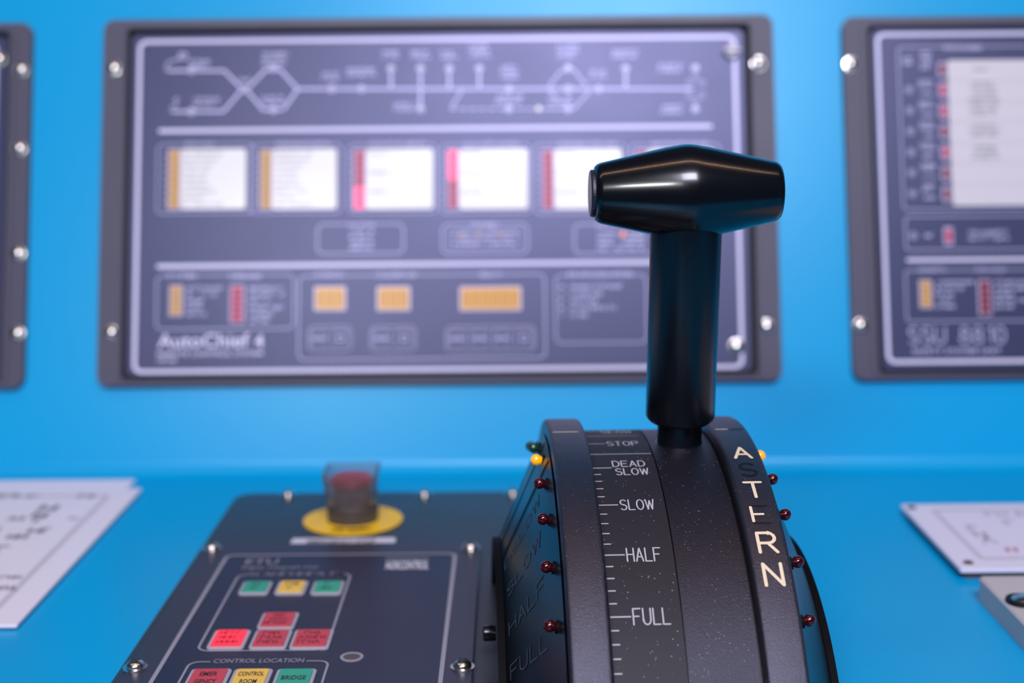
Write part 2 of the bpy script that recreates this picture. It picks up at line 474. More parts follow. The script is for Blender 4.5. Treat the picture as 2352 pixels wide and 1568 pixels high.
def wlabelbar(mb, x0, x1, yc, h=9, lines=1, step=12):
    for k in range(lines):
        a = P(x0, yc + k*step); b = P(x1, yc + k*step)
        scribble(mb, a[0], b[0], a[1] - h*PXW/2, a[1] + h*PXW/2, WP, NP, w=1.6*PXW)
def wline(mb, x0, x1, y, w):
    a = P(x0, y); b = P(x1, y)
    v = (a[1] + b[1])/2
    ribbon(mb, [(a[0], v), (b[0], v)], w*PXW, WP, NP)
def lamp_strip(root, x0, y0, x1, y1, n, m, lit=(), litm='redlit', name='indicator_lamp', gapf=0.14):
    b = wbox(x0, y0, x1, y1, NP)
    bz = MB(); bz.prism(rrect(b[0]-0.0006, b[1]-0.0006, b[2]+0.0006, b[3]+0.0006, 0.0008), WP, NF-0.0002, NF+0.0004)
    bo = bz.build('lamp_bezel', 'facethin', root)
    h = (b[3]-b[1])/n
    for k in range(n):
        q = MB(); q.prism(rrect(b[0]+0.0003, b[3]-(k+1)*h+h*gapf/2, b[2]-0.0003, b[3]-k*h-h*gapf/2, 0.0004), WP, NF+0.0004, NF+0.0011)
        o = q.build(name, litm if k in lit else m, bo)
        if k in lit: o['label'] = 'lit red lamp segment'

# ---- main control panel
main = thing('control_unit', 'wide dark panel with mimic diagram and five lit white label windows, behind the lever', 'control panel', WP(*wpx(1010, 881), 0))
panel_shell(main, wbox(236, 46, 1782, 881), wbox(291, 68, 1729, 867), wbox(299, 76, 1716, 859), wbox(311, 86, 1700, 852, NP),
            screws=[(262, 157), (1743, 147), (256, 764), (1761, 750)])
ln = MB()
wline(ln, 368, 1632, 295, 9); wline(ln, 364, 1640, 606, 9)
ln.build('dividing_lines', 'faceline', main)
mm = MB()                                        # the printed mimic diagram
W3 = 5.5*PXW
def path(pts, w=W3): ribbon(mm, [P(*p) for p in pts], w, WP, NP)
path([(385, 162), (515, 162), (556, 204)]); path([(395, 256), (513, 256), (556, 206)])
path([(566, 206), (610, 160), (644, 160), (683, 204), (1590, 204)]); path([(566, 206), (604, 252), (650, 252), (683, 206)])
for x in (898, 1032, 1101, 1437): path([(x, 165), (x, 203)])
path([(966, 162), (966, 246)]); path([(1062, 206), (1035, 250)], 3.5*PXW)
for x in range(1035, 1236, 22): path([(x, 250), (x+13, 250)], 3.5*PXW)
path([(1258, 203), (1283, 168), (1300, 158), (1318, 160), (1346, 196)], 3.5*PXW); path([(1250, 250), (1318, 250), (1352, 212)], 3.5*PXW)
path([(1262, 206), (1290, 240)], 3*PXW); path([(1345, 204), (1360, 204)], 8*PXW)
path([(380, 158), (386, 142), (404, 138), (416, 130), (426, 122)], 3*PXW); path([(392, 248), (406, 240), (402, 226), (410, 226)], 3*PXW)
path([(412, 122), (428, 122), (428, 134), (414, 136), (412, 122)], 3*PXW)
NODES = [(440,161),(440,256),(563,205),(628,157),(628,252),(762,204),(830,204),(898,157),(966,157),(966,250),(1032,157),(1101,157),
         (1169,204),(1169,250),(1305,156),(1305,204),(1305,250),(1375,204),(1437,157),(1597,156),(1597,250)]
for p in NODES: circ(mm, P(*p), 7.0*PXW, 3.4*PXW, WP, NP)
for p in ((1583,190),(1612,190),(1583,218),(1612,218),(1597,176),(1597,232)): circ(mm, P(*p), 6*PXW, 1.6*PXW, WP, NP)
for (xc, yc, w, n) in [(458,141,46,2),(476,228,62,2),(563,183,32,1),(632,124,58,3),(628,224,54,2),(760,170,40,2),(829,160,64,2),(898,120,38,2),(966,120,42,2),
                       (1032,120,38,2),(1101,106,46,3),(1169,154,42,3),(1169,222,62,2),(1305,106,48,3),(1290,224,58,2),(1374,164,38,2),(1437,118,60,2),
                       (1540,150,56,2),(1546,245,56,2),(930,240,50,2)]:
    wlabelbar(mm, xc-w/2, xc+w/2, yc, 8, n, 11.5)
mm.build('mimic_diagram', 'facethin', main)
for k, p in enumerate(NODES):
    q = MB(); c = P(*p)
    q.prism([(c[0] + 3.2*PXW*cos(t*pi/5), c[1] + 3.2*PXW*sin(t*pi/5)) for t in range(10)], WP, NF, NF + 0.0012)
    q.build('diagram_lamp', 'label', main)
q = MB(); c = P(1237, 250); q.prism([(c[0] + 6*PXW*cos(t*pi/6), c[1] + 6*PXW*sin(t*pi/6)) for t in range(12)], WP, NF, NF+0.0012)
q.build('diagram_lamp', 'label', main)['label'] = 'bright white diagram lamp'

tf = MB()                                        # thin printed outlines and small print
WIN = [(360, 583, 387, 415, 565, 'orange', ()), (572, 785, 598, 625, 773, 'orange', ()), (800, 1003, 813, 840, 995, 'red', (5, 6, 7)),
       (1010, 1218, 1028, 1054, 1212, 'red', (0, 1, 2, 3)), (1226, 1440, 1246, 1273, 1428, 'red', ()), (1448, 1655, 1462, 1488, 1640, 'red', ())]
for i, (a, b, s0, s1, w1, m, lit) in enumerate(WIN):
    outline(tf, wbox(a, 330, b, 490, NP), 0.004, 1.8*PXW, WP, NP)
    wlabelbar(tf, s1 + 10, w1 - 14 if i else 490, 331, 9)
    bx = wbox(s1 + 1, 342, w1, 480, NP)
    q = MB(); q.prism(rrect(*bx, 0.0022), WP, NF-0.0003, NF+0.0006)
    wnd = q.build('label_window', 'label', main)
    wnd['label'] = 'backlit white label window'
    s = MB()
    for k in range(9):
        L = [0.62, 0.55, 0.45, 0.38, 0.36, 0.42, 0.5, 0.34, 0.6][k] if i < 2 else 0.3
        if i >= 2 and k % 3: continue
        y = bx[3] - (k + 0.7)*(bx[3]-bx[1])/9.4
        scribble(s, bx[0] + 0.0015, bx[0] + 0.0015 + (bx[2]-bx[0])*L, y - 0.0010, y + 0.0010, WP, NF+0.0008, w=0.00028)
    s.build('window_print', 'labelink', wnd)
    lamp_strip(main, s0, 345, s1 - 1, 480, 8, m, lit)
    for k in range(8):
        a_ = P(s0 - 12, 355 + k*16); ribbon(tf, [a_, (a_[0] + 3*PXW, a_[1])], 3*PXW, WP, NP)
for (a, b, x0, x1) in ((728, 928, 795, 862), (1015, 1213, 1083, 1145), (1318, 1515, 1368, 1450)):
    outline(tf, wbox(a, 513, b, 583, NP), 0.005, 2.2*PXW, WP, NP)
    wlabelbar(tf, x0, x1, 516, 9)
wlabelbar(tf, 803, 858, 533, 8, 4, 12); wlabelbar(tf, 1040, 1188, 535, 8, 3, 13); wlabelbar(tf, 1374, 1480, 535, 8, 4, 12)
outline(tf, wbox(1030, 525, 1198, 571, NP), 0.001, 1.2*PXW, WP, NP)
outline(tf, wbox(358, 630, 676, 756, NP), 0.005, 2*PXW, WP, NP)
outline(tf, wbox(685, 630, 1253, 825, NP), 0.005, 2.2*PXW, WP, NP)
outline(tf, wbox(1275, 630, 1486, 788, NP), 0.005, 2*PXW, WP, NP)
for x0, x1, y in ((385, 452, 634), (528, 602, 634), (722, 790, 632), (858, 957, 632), (1102, 1150, 631), (1303, 1455, 631)):
    wlabelbar(tf, x0, x1, y, 10); wlabelbar(tf, x0, x1, y, 10)
for k, L in enumerate((86, 66, 48, 38, 44)): wlabelbar(tf, 430, 430 + L, 662 + k*15, 9)
for k, L in enumerate((78, 86, 46, 80, 56, 44)): wlabelbar(tf, 572, 572 + L, 662 + k*15, 9)
for k, L in enumerate((122, 72, 60, 108, 42)): wlabelbar(tf, 1310, 1310 + L, 658 + k*16.5, 9); wlabelbar(tf, 1284, 1296, 658 + k*16.5, 8)
tf.build('printed_outlines', 'facethin', main)
lamp_strip(main, 391, 657, 418, 724, 5, 'orange')
lamp_strip(main, 530, 657, 559, 740, 6, 'red')
for (x0, x1, n) in ((725, 791, 3), (869, 939, 3), (1059, 1194, 6)):
    b = wbox(x0, 661, x1, 710, NP)
    q = MB(); q.prism(rrect(b[0]-0.001, b[1]-0.001, b[2]+0.001, b[3]+0.001, 0.001), WP, NF-0.0002, NF+0.0003)
    bz = q.build('display_window', 'faceline', main)
    q = MB(); q.prism(rrect(*b, 0.0008), WP, NF+0.0003, NF+0.0008); q.build('display_glass', 'amberlit', bz)
    q = MB(); dw = (b[2]-b[0])/n
    for k in range(n):
        cx, h = b[0] + (k+.5)*dw, (b[3]-b[1])
        x0_, x1_, y0_, ym_, y1_ = cx-dw*.25, cx+dw*.25, b[1]+h*.2, b[1]+h*.5, b[1]+h*.8
        for seg_ in ([(x0_, y0_), (x0_, y1_)], [(x1_, y0_), (x1_, y1_)], [(x0_, y0_), (x1_, y0_)], [(x0_, ym_), (x1_, ym_)], [(x0_, y1_), (x1_, y1_)]):
            ribbon(q, seg_, 0.0007, WP, NF+0.001, False)
    q.build('display_digits', 'ambercell', bz)
for (x0, x1, n) in ((708, 808, 2), (851, 955, 2), (1024, 1229, 4)):
    b = wbox(x0, 749, x1, 806, NP); q = MB()
    q.prism(rrect(*b, 0.004), WP, NF-0.0003, NF+0.0005); kp = q.build('keypad', 'face', main)
    q = MB(); outline(q, b, 0.004, 1.6*PXW, WP, NF+0.0007); q.build('keypad_outline', 'facethin', kp)
    dw = (b[2]-b[0])/n
    for k in range(n):
        q = MB(); q.prism(rrect(b[0]+k*dw+0.0014, b[1]+0.0025, b[0]+(k+1)*dw-0.0014, b[3]-0.0025, 0.0012), WP, NF+0.0005, NF+0.0022, 0.0003)
        ko = q.build('key', 'face', kp)
        q = MB(); cx, cy_ = b[0]+(k+.5)*dw, (b[1]+b[3])/2
        outline(q, (cx-dw/2+0.0018, b[1]+0.003, cx+dw/2-0.0018, b[3]-0.003), 0.001, 0.0004, WP, NF+0.0024)
        if k == n-1: circ(q, (cx, cy_), 0.0022, 0.0007, WP, NF+0.0024)
        else: ribbon(q, [(cx-dw*.28, cy_), (cx+dw*.28, cy_)], 0.0013, WP, NF+0.0024)
        q.build('key_symbol', 'facethin', ko)
q = MB(); a_ = P(362, 799); b_ = P(605, 765)
font_text(q, 'AutoChief', a_[0], a_[1], (P(572, 799)[0]-a_[0]), b_[1]-a_[1], WP, NP, 0.012)
a2 = P(585, 799); font_text(q, '4', a2[0], a2[1], b_[0]-a2[0], b_[1]-a_[1], WP, NP, 0.012)
a3 = P(361, 818); b3 = P(603, 806); font_text(q, 'REMOTE CONTROL SYSTEM', a3[0], a3[1], b3[0]-a3[0], b3[1]-a3[1], WP, NP, 0.01)
scribble(q, P(362, 830)[0], P(412, 830)[0], P(362, 832)[1], P(362, 825)[1], WP, NP, w=1.5*PXW)
q.build('panel_lettering', 'faceline', main)
q = MB(); c = P(1431, 538); q.prism([(c[0] + 6*PXW*cos(t*pi/6), c[1] + 6*PXW*sin(t*pi/6)) for t in range(12)], WP, NF, NF+0.001)
q.build('indicator_lamp', 'reddot', main)['label'] = 'small glowing red lamp'
for (x, y) in ((1058, 540), (1098, 538), (1150, 538)):
    q = MB(); c = P(x, y); q.prism([(c[0] + 4*PXW*cos(t*pi/6), c[1] + 4*PXW*sin(t*pi/6)) for t in range(12)], WP, NF, NF+0.001)
    q.build('indicator_lamp', 'orange', main)
# the lock (top right) and the captive screw (bottom right) of the face
u, v = wpx(1680, 120, NF); q = MB()
lathe_mesh(q, [(0, 0.0058), (0.003, 0.0056), (0.0042, 0.0048), (0.0042, 0.00001)], lambda a, r, t: WP(u + r*cos(t), v + r*sin(t), NF + a), 24)
lk = q.build('latch', 'dulled', main, smooth=True)
q = MB(); q.prism(rrect(u-0.0065, v-0.0012, u+0.0065, v+0.0012, 0.001), WP, NF+0.004, NF+0.0068, 0.0004); q.build('latch_key', 'dulled', lk)
u, v = wpx(1692, 796, NF); screw(main, WP(u, v, NF), WALL_TILT, 0.3, 1.1)

# ---- right-hand panel
rp = thing('control_unit', 'dark panel with red lamps down the side of a tall white label, right edge', 'control panel', WP(*wpx(2300, 872), 0))
panel_shell(rp, (wbox(1943, 44, 2340, 872)[0], wbox(1943, 44, 2340, 872)[1], wpx(2352, 450)[0] + 0.11, wbox(1943, 44, 2340, 872)[3]),
            (wbox(2000, 66, 2340, 858)[0], wbox(2000, 66, 2340, 858)[1], wpx(2352, 450)[0] + 0.092, wbox(2000, 66, 2340, 858)[3]),
            (wbox(2010, 69, 2340, 851)[0], wbox(2010, 69, 2340, 851)[1], wpx(2352, 450)[0] + 0.088, wbox(2010, 69, 2340, 851)[3]),
            (wbox(2021, 77, 2340, 835)[0], wbox(2021, 77, 2340, 835)[1], wpx(2352, 450)[0] + 0.084, wbox(2021, 77, 2340, 835)[3]),
            screws=[(1955, 148), (1977, 748)])
RX = wpx(2352, 450)[0] + 0.078
def wboxr(x0, y0, y1):
    b = wbox(x0, y0, 2340, y1, NP); return (b[0], b[1], RX, b[3])
tf = MB()
outline(tf, wboxr(2068, 106, 481), 0.003, 2*PXW, WP, NP)
outline(tf, wboxr(2079, 495, 574), 0.003, 2*PXW, WP, NP)
outline(tf, wboxr(2080, 619, 738), 0.003, 2*PXW, WP, NP)
wlabelbar(tf, 2168, 2258, 110, 10); wlabelbar(tf, 2168, 2258, 110, 10)
wlabelbar(tf, 2072, 2096, 134, 8, 2, 11); wlabelbar(tf, 2114, 2140, 122, 8, 4, 11)
for k in range(6):
    y = 206 + k*47.7; x = 2088 + k*1.6
    circ(tf, P(x, y), 7.5*PXW, 2*PXW, WP, NP); dot(tf, P(x, y), 2.5*PXW, WP, NP)
    wlabelbar(tf, x + 22, x + 54, y - 18, 7, 2, 10); wlabelbar(tf, x + 28, x + 54, y + 10, 7)
circ(tf, P(2098, 541), 7.5*PXW, 2*PXW, WP, NP); dot(tf, P(2098, 541), 2.5*PXW, WP, NP)
wlabelbar(tf, 2124, 2142, 541, 9)
wlabelbar(tf, 2226, 2320, 534, 10, 2, 14)
wlabelbar(tf, 2110, 2170, 620, 10); wlabelbar(tf, 2242, 2312, 620, 10)
for k, L in enumerate((84, 66, 44, 40, 44)): wlabelbar(tf, 2150, 2150 + L, 648 + k*14, 8)
for k, L in enumerate((80, 86, 40, 80, 44)): wlabelbar(tf, 2286, 2286 + L, 648 + k*14, 8)
tf.build('printed_outlines', 'facethin', rp)
q = MB(); b = wboxr(2086, 590, 602); ribbon(q, [(b[0], (b[1]+b[3])/2), (RX, (b[1]+b[3])/2)], 8*PXW, WP, NP); q.build('dividing_line', 'faceline', rp)
q = MB(); a_ = P(2088, 789); b_ = P(2308, 750)
stroke_text(q, 'SSU 8810', a_[0], a_[1], b_[0]-a_[0], b_[1]-a_[1], 3.2*PXW, WP, NP)
a_ = P(2096, 812); b_ = P(2300, 799); font_text(q, 'SAFETY SYSTEM UNIT', a_[0], a_[1], b_[0]-a_[0], b_[1]-a_[1], WP, NP, 0.008)
q.build('panel_lettering', 'facethin', rp)
bx = wbox(2182, 138, 2352, 472, NP); bx = (bx[0], bx[1], bx[2] + 0.006, bx[3])
M['label_dim'] = mat('white_label_window_unlit', (0.66, 0.63, 0.66), 0.35, coat=0.3, coat_rough=0.2)
q = MB(); q.prism(rrect(*bx, 0.002), WP, NF-0.0003, NF+0.0006); wnd = q.build('label_window', 'label_dim', rp)
s = MB()
cx = P(2262, 300)[0]
for (y, w) in ((160, 42), (192, 50), (203, 62), (215, 62), (228, 72), (240, 78), (252, 66), (263, 62), (288, 52), (300, 76), (311, 62), (338, 50), (350, 66), (362, 66)):
    vv = P(2262, y)[1]; scribble(s, cx - w/2*PXW, cx + w/2*PXW, vv - 3.2*PXW, vv + 3.2*PXW, WP, NF+0.0008, w=1.3*PXW)
for k in range(1, 7):
    vv = bx[3] - k*(bx[3]-bx[1])/7; ribbon(s, [(bx[0], vv), (bx[2], vv)], 0.4*PXW, WP, NF+0.0008, False)
s.build('window_print', 'labelink', wnd)
for k in range(7):
    y = 160 + k*47.6; x = 2164 + k*1.7
    lamp_strip(rp, x - 8, y - 15, x + 8, y + 15, 1, 'red' if k in (1, 2, 4) else 'reddark')
lamp_strip(rp, 2170, 524, 2187, 560, 1, 'red')
lamp_strip(rp, 2114, 645, 2139, 706, 5, 'orange'); lamp_strip(rp, 2249, 645, 2275, 722, 5, 'reddark')

# ---- left-hand panel
lp = thing('control_unit', 'dark panel with four screws down its edge, mostly beyond the left edge', 'control panel', WP(*wpx(20, 893), 0))
LX = wpx(0, 450)[0] - 0.20
def wl(x, y0, y1, n=0.0):
    b = wbox(0, y0, x, y1, n); return (LX, b[1], wpx(x, 470, n)[0], b[3])
ob, ib, fb, lb = wl(70, 59, 892), wl(20, 80, 876), wl(12, 86, 870), wl(-14, 98, 858, NP)
panel_shell(lp, ob, (ib[0]+0.018, *ib[1:]), (fb[0]+0.022, *fb[1:]), (lb[0]+0.026, *lb[1:]), screws=[(49, 161), (45, 341), (42, 582), (40, 766)])
q = MB(); u, v = wpx(-3, 136, NF); screw(lp, WP(u, v, NF), WALL_TILT, 0.8, 1.1)

# ------------------------------------------------------------------ desk fittings
def dbox(x0, y0, x1, y1, n=0.0):
    a = dpx(x0, y1, n); b = dpx(x1, y1, n); c = dpx((x0+x1)/2, y0, n)
    return (a[0], a[1], b[0], c[1])
# charcoal base plate under the telegraph panel, button and lever
NB = 0.003
bp = thing('base_plate', 'large charcoal mounting plate on the blue desk under keypad panel and lever', 'plate', (-0.03, 0.62, 0))
yb1 = dpx(700, 1131, NB)[1]
xl = dpx(466, 1250, NB)[0]
q = MB(); q.prism(rrect(xl, 0.40, 0.132, yb1, 0.012), DP, 0.0002, NB, 0.0006); q.build('plate', 'plate', bp)
for (x, y) in ((662, 1137), (975, 1136), (1178, 1134)):
    a, b = dpx(x, y, NB); screw(bp, (a, b - 0.001, NB), 0, random.uniform(0, 1.5), 0.95)

# telegraph keypad panel
NE = 0.0062
etu = thing('keypad_panel', 'dark desk panel with green, yellow and red keys and a pale border line', 'control panel', (-0.1, 0.70, NB))
ex0 = dpx(470, 1268, NE)[0]; ex1 = dpx(1103, 1275, NE)[0]; ey1 = dpx(800, 1246, NE)[1]; ey0 = 0.47
q = MB(); q.prism(rrect(ex0, ey0, ex1, ey1, 0.004), DP, NB + 0.0001, NE, 0.0006); q.build('face_plate', 'etuedge', etu)
def E(x, y, n=NE): return dpx(x, y, n)
lx0 = E(515, 1282)[0]; lx1 = E(1049, 1280)[0]; ly1 = E(780, 1273)[1]; ly0 = ey0 + 0.016
q = MB(); q.prism(rrect(lx0, ly0, lx1, ly1, 0.006), DP, NE, NE + 0.00015); q.build('face_film', 'etu', etu)
NL = NE + 0.0004
q = MB(); lo = rrect(lx0, ly0, lx1, ly1, 0.006); li = inset(lo, 0.0021)
q.strip([DP(u, v, NL) for u, v in lo], [DP(u, v, NL) for u, v in li])
def eline(pts, w=0.0011): ribbon(q, [E(*p, NL) for p in pts], w, DP, NL)
gt = E(700, 1319)[1]; gb = E(620, 1495)[1]; gx0 = E(456, 1488)[0]; gx1 = E(751, 1488)[0]
def gapbox(x0, y0, x1, y1, r, w, ga, gb_):       # outline with a gap for its title in the far side
    lp_ = rrect(x0, y0, x1, y1, r)
    top = [(ga, y1)] + [(x0 + r, y1)]
    a = [(ga, y1)] + lp_[6:12] + lp_[12:18] + lp_[18:24] + lp_[0:6] + [(gb_, y1)]
    ribbon(q, a, w, DP, NL)
gapbox(gx0, gb, gx1, gt, 0.006, 0.0012, E(575, 1319)[0], E(790, 1319)[0])
ct = E(600, 1520)[1]; cx0_ = E(432, 1530)[0]; cx1_ = E(752, 1530)[0]
gapbox(cx0_, ct - 0.062, cx1_, ct, 0.005, 0.0011, E(482, 1519)[0], E(706, 1519)[0])
a_ = E(489, 1524); b_ = E(700, 1513); font_text(q, 'CONTROL LOCATION', a_[0], a_[1], b_[0]-a_[0], b_[1]-a_[1], DP, NL, 0.004)
scribble(q, E(580, 1320)[0], E(786, 1320)[0], E(680, 1323)[1], E(680, 1315)[1], DP, NL, w=0.0006)
a_ = E(562, 1297); b_ = E(642, 1284); font_text(q, 'ETU', a_[0], a_[1], b_[0]-a_[0], b_[1]-a_[1], DP, NL)
a_ = E(554, 1310); b_ = E(733, 1300); font_text(q, 'Engine Telegraph Unit', a_[0], a_[1], b_[0]-a_[0], b_[1]-a_[1], DP, NL)
q.build('border_and_lettering', 'etuline', etu)
q = MB(); a_ = E(884, 1309); b_ = E(986, 1289); font_text(q, 'NORCONTROL', a_[0], a_[1], b_[0]-a_[0], b_[1]-a_[1], DP, NL, 0.03)
ribbon(q, [E(886, 1284), E(984, 1284)], 0.0007, DP, NL); q.build('maker_lettering', 'tape', etu)
def ekey(x0, x1, y0, y1, m, lines=(), ink='kink', label=None, n=NE):
    # positions are the corners of the near (lower) edge and the far edge height
    b = dbox(x0, y0, x1, y1, NE + 0.0018)
    s = MB(); s.prism(rrect(*b, 0.0022), DP, NE, NE + 0.0014, 0.0003); k = s.build('key', 'keyedge', etu)
    if label: k['label'] = label
    ins = 0.0016
    c = (b[0]+ins, b[1]+ins, b[2]-ins, b[3]-ins)
    s = MB(); s.prism(rrect(*c, 0.0014), DP, NE + 0.0014, NE + 0.0021, 0.0002); s.build('key_cap', m, k)
    s = MB()
    H_ = c[3]-c[1]; nl = len(lines)
    for i, t in enumerate(lines):
        hh = H_*0.17 if nl > 2 else H_*0.22
        yy = c[3] - H_*(i+0.75)/(nl+0.5) - hh/2
        if t[0] == '~': L = (c[2]-c[0])*float(t[1:]); scribble(s, (c[0]+c[2])/2 - L/2, (c[0]+c[2])/2 + L/2, yy, yy+hh, DP, NE+0.0023, w=0.0006, words=False)
        else:
            L = (c[2]-c[0])*min(0.11*len(t) + 0.08, 0.8); font_text(s, t, (c[0]+c[2])/2 - L/2, yy, L, hh, DP, NE+0.0023, 0.015)
    if s.v: s.build('key_print', ink, k)
ekey(545, 614, 1333, 1361, 'kgreen', ['~.4', '~.3'], label='leftmost green key')
ekey(628, 698, 1332, 1361, 'kyellow', ['~.5', '~.2'], label='yellow key between two green keys')
ekey(711, 783, 1332, 1361, 'kgreen', ['~.25', '~.45'], label='green key right of the yellow one')
ekey(588, 674, 1404, 1440, 'kred', ['~.35', '~.5', '~.8'], 'kredink', label='single red key above the row of three')
ekey(472, 558, 1444, 1486, 'kredlit', ['~.7', '~.6', '~.65'], 'kredink', label='bright lit red key')
ekey(569, 656, 1444, 1486, 'kred', ['~.6', '~.65', '~.7'], 'kredink', label='dull red key in the middle of its row')
ekey(662, 754, 1443, 1486, 'kred', ['~.5', '~.8', '~.75'], 'kredink', label='dull red key at the right of its row')
ekey(414, 510, 1533, 1583, 'kred', ['EMER', 'GENCY'], label='red key marked emergency')
ekey(516, 608, 1533, 1583, 'kyellow', ['CONTROL', 'ROOM'], label='yellow key marked control room')
ekey(618, 712, 1533, 1583, 'kgreen', ['BRIDGE'], label='green key marked bridge')
hc = E(808, 1510)
q = MB(); q.ring([(hc[0] + 0.0056*cos(t*pi/16), hc[1] + 0.0056*sin(t*pi/16)) for t in range(32)], [(hc[0] + 0.0042*cos(t*pi/16), hc[1] + 0.0042*sin(t*pi/16)) for t in range(32)], DP, NE+0.0001, NE+0.0006)
rg = q.build('sensor_ring', 'etuline', etu)
q = MB(); q.prism([(hc[0] + 0.0042*cos(t*pi/16), hc[1] + 0.0042*sin(t*pi/16)) for t in range(32)], DP, NE+0.0001, NE+0.0004); q.build('sensor_window', 'estopgrey', rg)
for (x, y) in ((487, 1260), (1081, 1259), (311, 1533), (1062, 1532)):
    a, b = dpx(x, y, NE); screw(etu, (a, b, NE), 0, random.uniform(0, 1.5), 1.05)

# emergency stop button under its clear guard
ec = dpx(811, 1195, NB)
es = thing('stop_button', 'red push button under a clear square guard on a round yellow disc', 'push button', (ec[0], ec[1], NB))
def CY(c, z0): return lambda a, r, t: Vector((c[0] + r*cos(t), c[1] + r*sin(t), z0 + a))
q = MB(); lathe_mesh(q, [(0.0002, 0.00001), (0.0002, 0.0318), (0.001, 0.0318), (0.0012, 0.0315), (0.0012, 0.00001)], CY(ec, NB), 48); dsk = q.build('yellow_disc', 'yellow', es)
dsk['label'] = 'round yellow backing disc'
q = MB()
def ringmap(sgn):
    def m(u, v, n):                              # u along the arc, v outward
        t = -pi/2 + u/0.0245
        return Vector((ec[0] + (0.0245 - v)*cos(t), ec[1] + (0.0245 - v)*sin(t), n))
    return m
font_text(q, 'STOP', -0.011, -0.0025, 0.022, 0.006, ringmap(1), NB+0.0015, 0.01)
for a0 in (0.9, -1.9):
    scribble(q, 0.0245*(a0+pi/2), 0.0245*(a0+pi/2) + 0.024, -0.002, 0.003, ringmap(1), NB+0.0015, w=0.0011)
q.build('disc_lettering', 'inkdark', es)
q = MB(); lathe_mesh(q, [(0.0012, 0.0165), (0.011, 0.0165), (0.0128, 0.0150), (0.0128, 0.0125), (0.022, 0.0122), (0.0235, 0.0105), (0.0235, 0.00001)], CY(ec, NB), 40); q.build('collar', 'estopgrey', es, smooth=True)
q = MB(); lathe_mesh(q, [(0.0236, 0.00001), (0.0236, 0.012), (0.0245, 0.0140), (0.0275, 0.0140), (0.0295, 0.0125), (0.0302, 0.008), (0.0304, 0.00001)], CY(ec, NB), 40)
q.build('mushroom_cap', 'estopred', es, smooth=True)
q = MB(); gm = lambda u, v, n: Vector((ec[0] + u, ec[1] + v, NB + n))
L_ = [(0.0132, 0.0148), (0.020, 0.0150), (0.032, 0.0164)]
q.strip([gm(u, v, 0.0132) for u, v in rrect(-0.0150, -0.0150, 0.0150, 0.0150, 0.010)], [gm(u, v, 0.0185) for u, v in rrect(-0.0155, -0.0155, 0.0155, 0.0155, 0.005)])
q.strip([gm(u, v, 0.0185) for u, v in rrect(-0.0155, -0.0155, 0.0155, 0.0155, 0.005)], [gm(u, v, 0.0340) for u, v in rrect(-0.0172, -0.0172, 0.0172, 0.0172, 0.003)])
q.strip([gm(u, v, 0.0340) for u, v in rrect(-0.0172, -0.0172, 0.0172, 0.0172, 0.003)], [gm(u, v, 0.0340) for u, v in rrect(-0.0160, -0.0160, 0.0160, 0.0160, 0.0025)])
q.strip([gm(u, v, 0.0340) for u, v in rrect(-0.0160, -0.0160, 0.0160, 0.0160, 0.0025)], [gm(u, v, 0.0190) for u, v in rrect(-0.0145, -0.0145, 0.0145, 0.0145, 0.0045)])
q.strip([gm(u, v, 0.0190) for u, v in rrect(-0.0145, -0.0145, 0.0145, 0.0145, 0.0045)], [gm(u, v, 0.0132) for u, v in rrect(-0.0138, -0.0138, 0.0138, 0.0138, 0.009)])
q.strip([gm(u, v, 0.0132) for u, v in rrect(-0.0138, -0.0138, 0.0138, 0.0138, 0.009)], [gm(u, v, 0.0132) for u, v in rrect(-0.0150, -0.0150, 0.0150, 0.0150, 0.010)])
q.build('guard', 'clear', es, smooth=True)['label'] = 'clear square plastic guard'

b = dbox(664, 1240, 905, 1258, NB)
tp = thing('label_strip', 'narrow white label strip with black lettering below the yellow disc', 'label', ((b[0]+b[2])/2, (b[1]+b[3])/2, NB))
q = MB(); q.prism(rrect(*b, 0.0015), DP, NB + 0.0001, NB + 0.0014, 0.0002); q.build('strip', 'tape', tp)
q = MB(); font_text(q, 'EMERGENCY STOP', b[0]+0.010, b[1]+(b[3]-b[1])*.27, (b[2]-b[0])-0.022, (b[3]-b[1])*.46, DP, NB + 0.0016, 0.012); q.build('strip_lettering', 'kink', tp)

# white plaques on the desk
def plaque_pts(n, *pix): return [dpx(x, y, n) for x, y in pix]
n2 = 0.0030
far_r = dpx(330, 1121, n2); near_r = dpx(33, 1434, n2)
pl = thing('plaque', 'white printed plaque on the desk at the left edge of the photo', 'plaque', (far_r[0]-0.1, 0.8, 0))
xr = (far_r[0] + near_r[0])/2
q = MB(); q.prism(rrect(xr-0.22, near_r[1], xr, far_r[1], 0.0015), DP, 0.0012, n2, 0.0003); q.build('plaque_board', 'paper', pl)
q = MB(); q.prism(rrect(xr-0.2192, near_r[1]+0.0008, xr-0.0008, far_r[1]-0.0008, 0.0015), DP, 0.0001, 0.0012); q.build('plaque_backing', 'edge', pl)
q = MB(); nn_ = n2 + 0.0002
bx0, by0, bx1, by1 = xr-0.205, near_r[1]+0.017, xr-0.017, far_r[1]-0.016
outline(q, (bx0, by0, bx1, by1), 0.004, 0.0035, DP, nn_)
ribbon(q, [(bx0, by0 + 0.035), (bx1, by0 + 0.035)], 0.0012, DP, nn_, False)
q.build('printed_border', 'inklight', pl)
q = MB()
def ptxt(x0, y0, x1, h=0.006, w=None):
    a = dpx(x0, y0, nn_); c = dpx(x1, y0, nn_)
    scribble(q, a[0], c[0], a[1]-h/2, a[1]+h/2, DP, nn_, w=w or h*0.26)
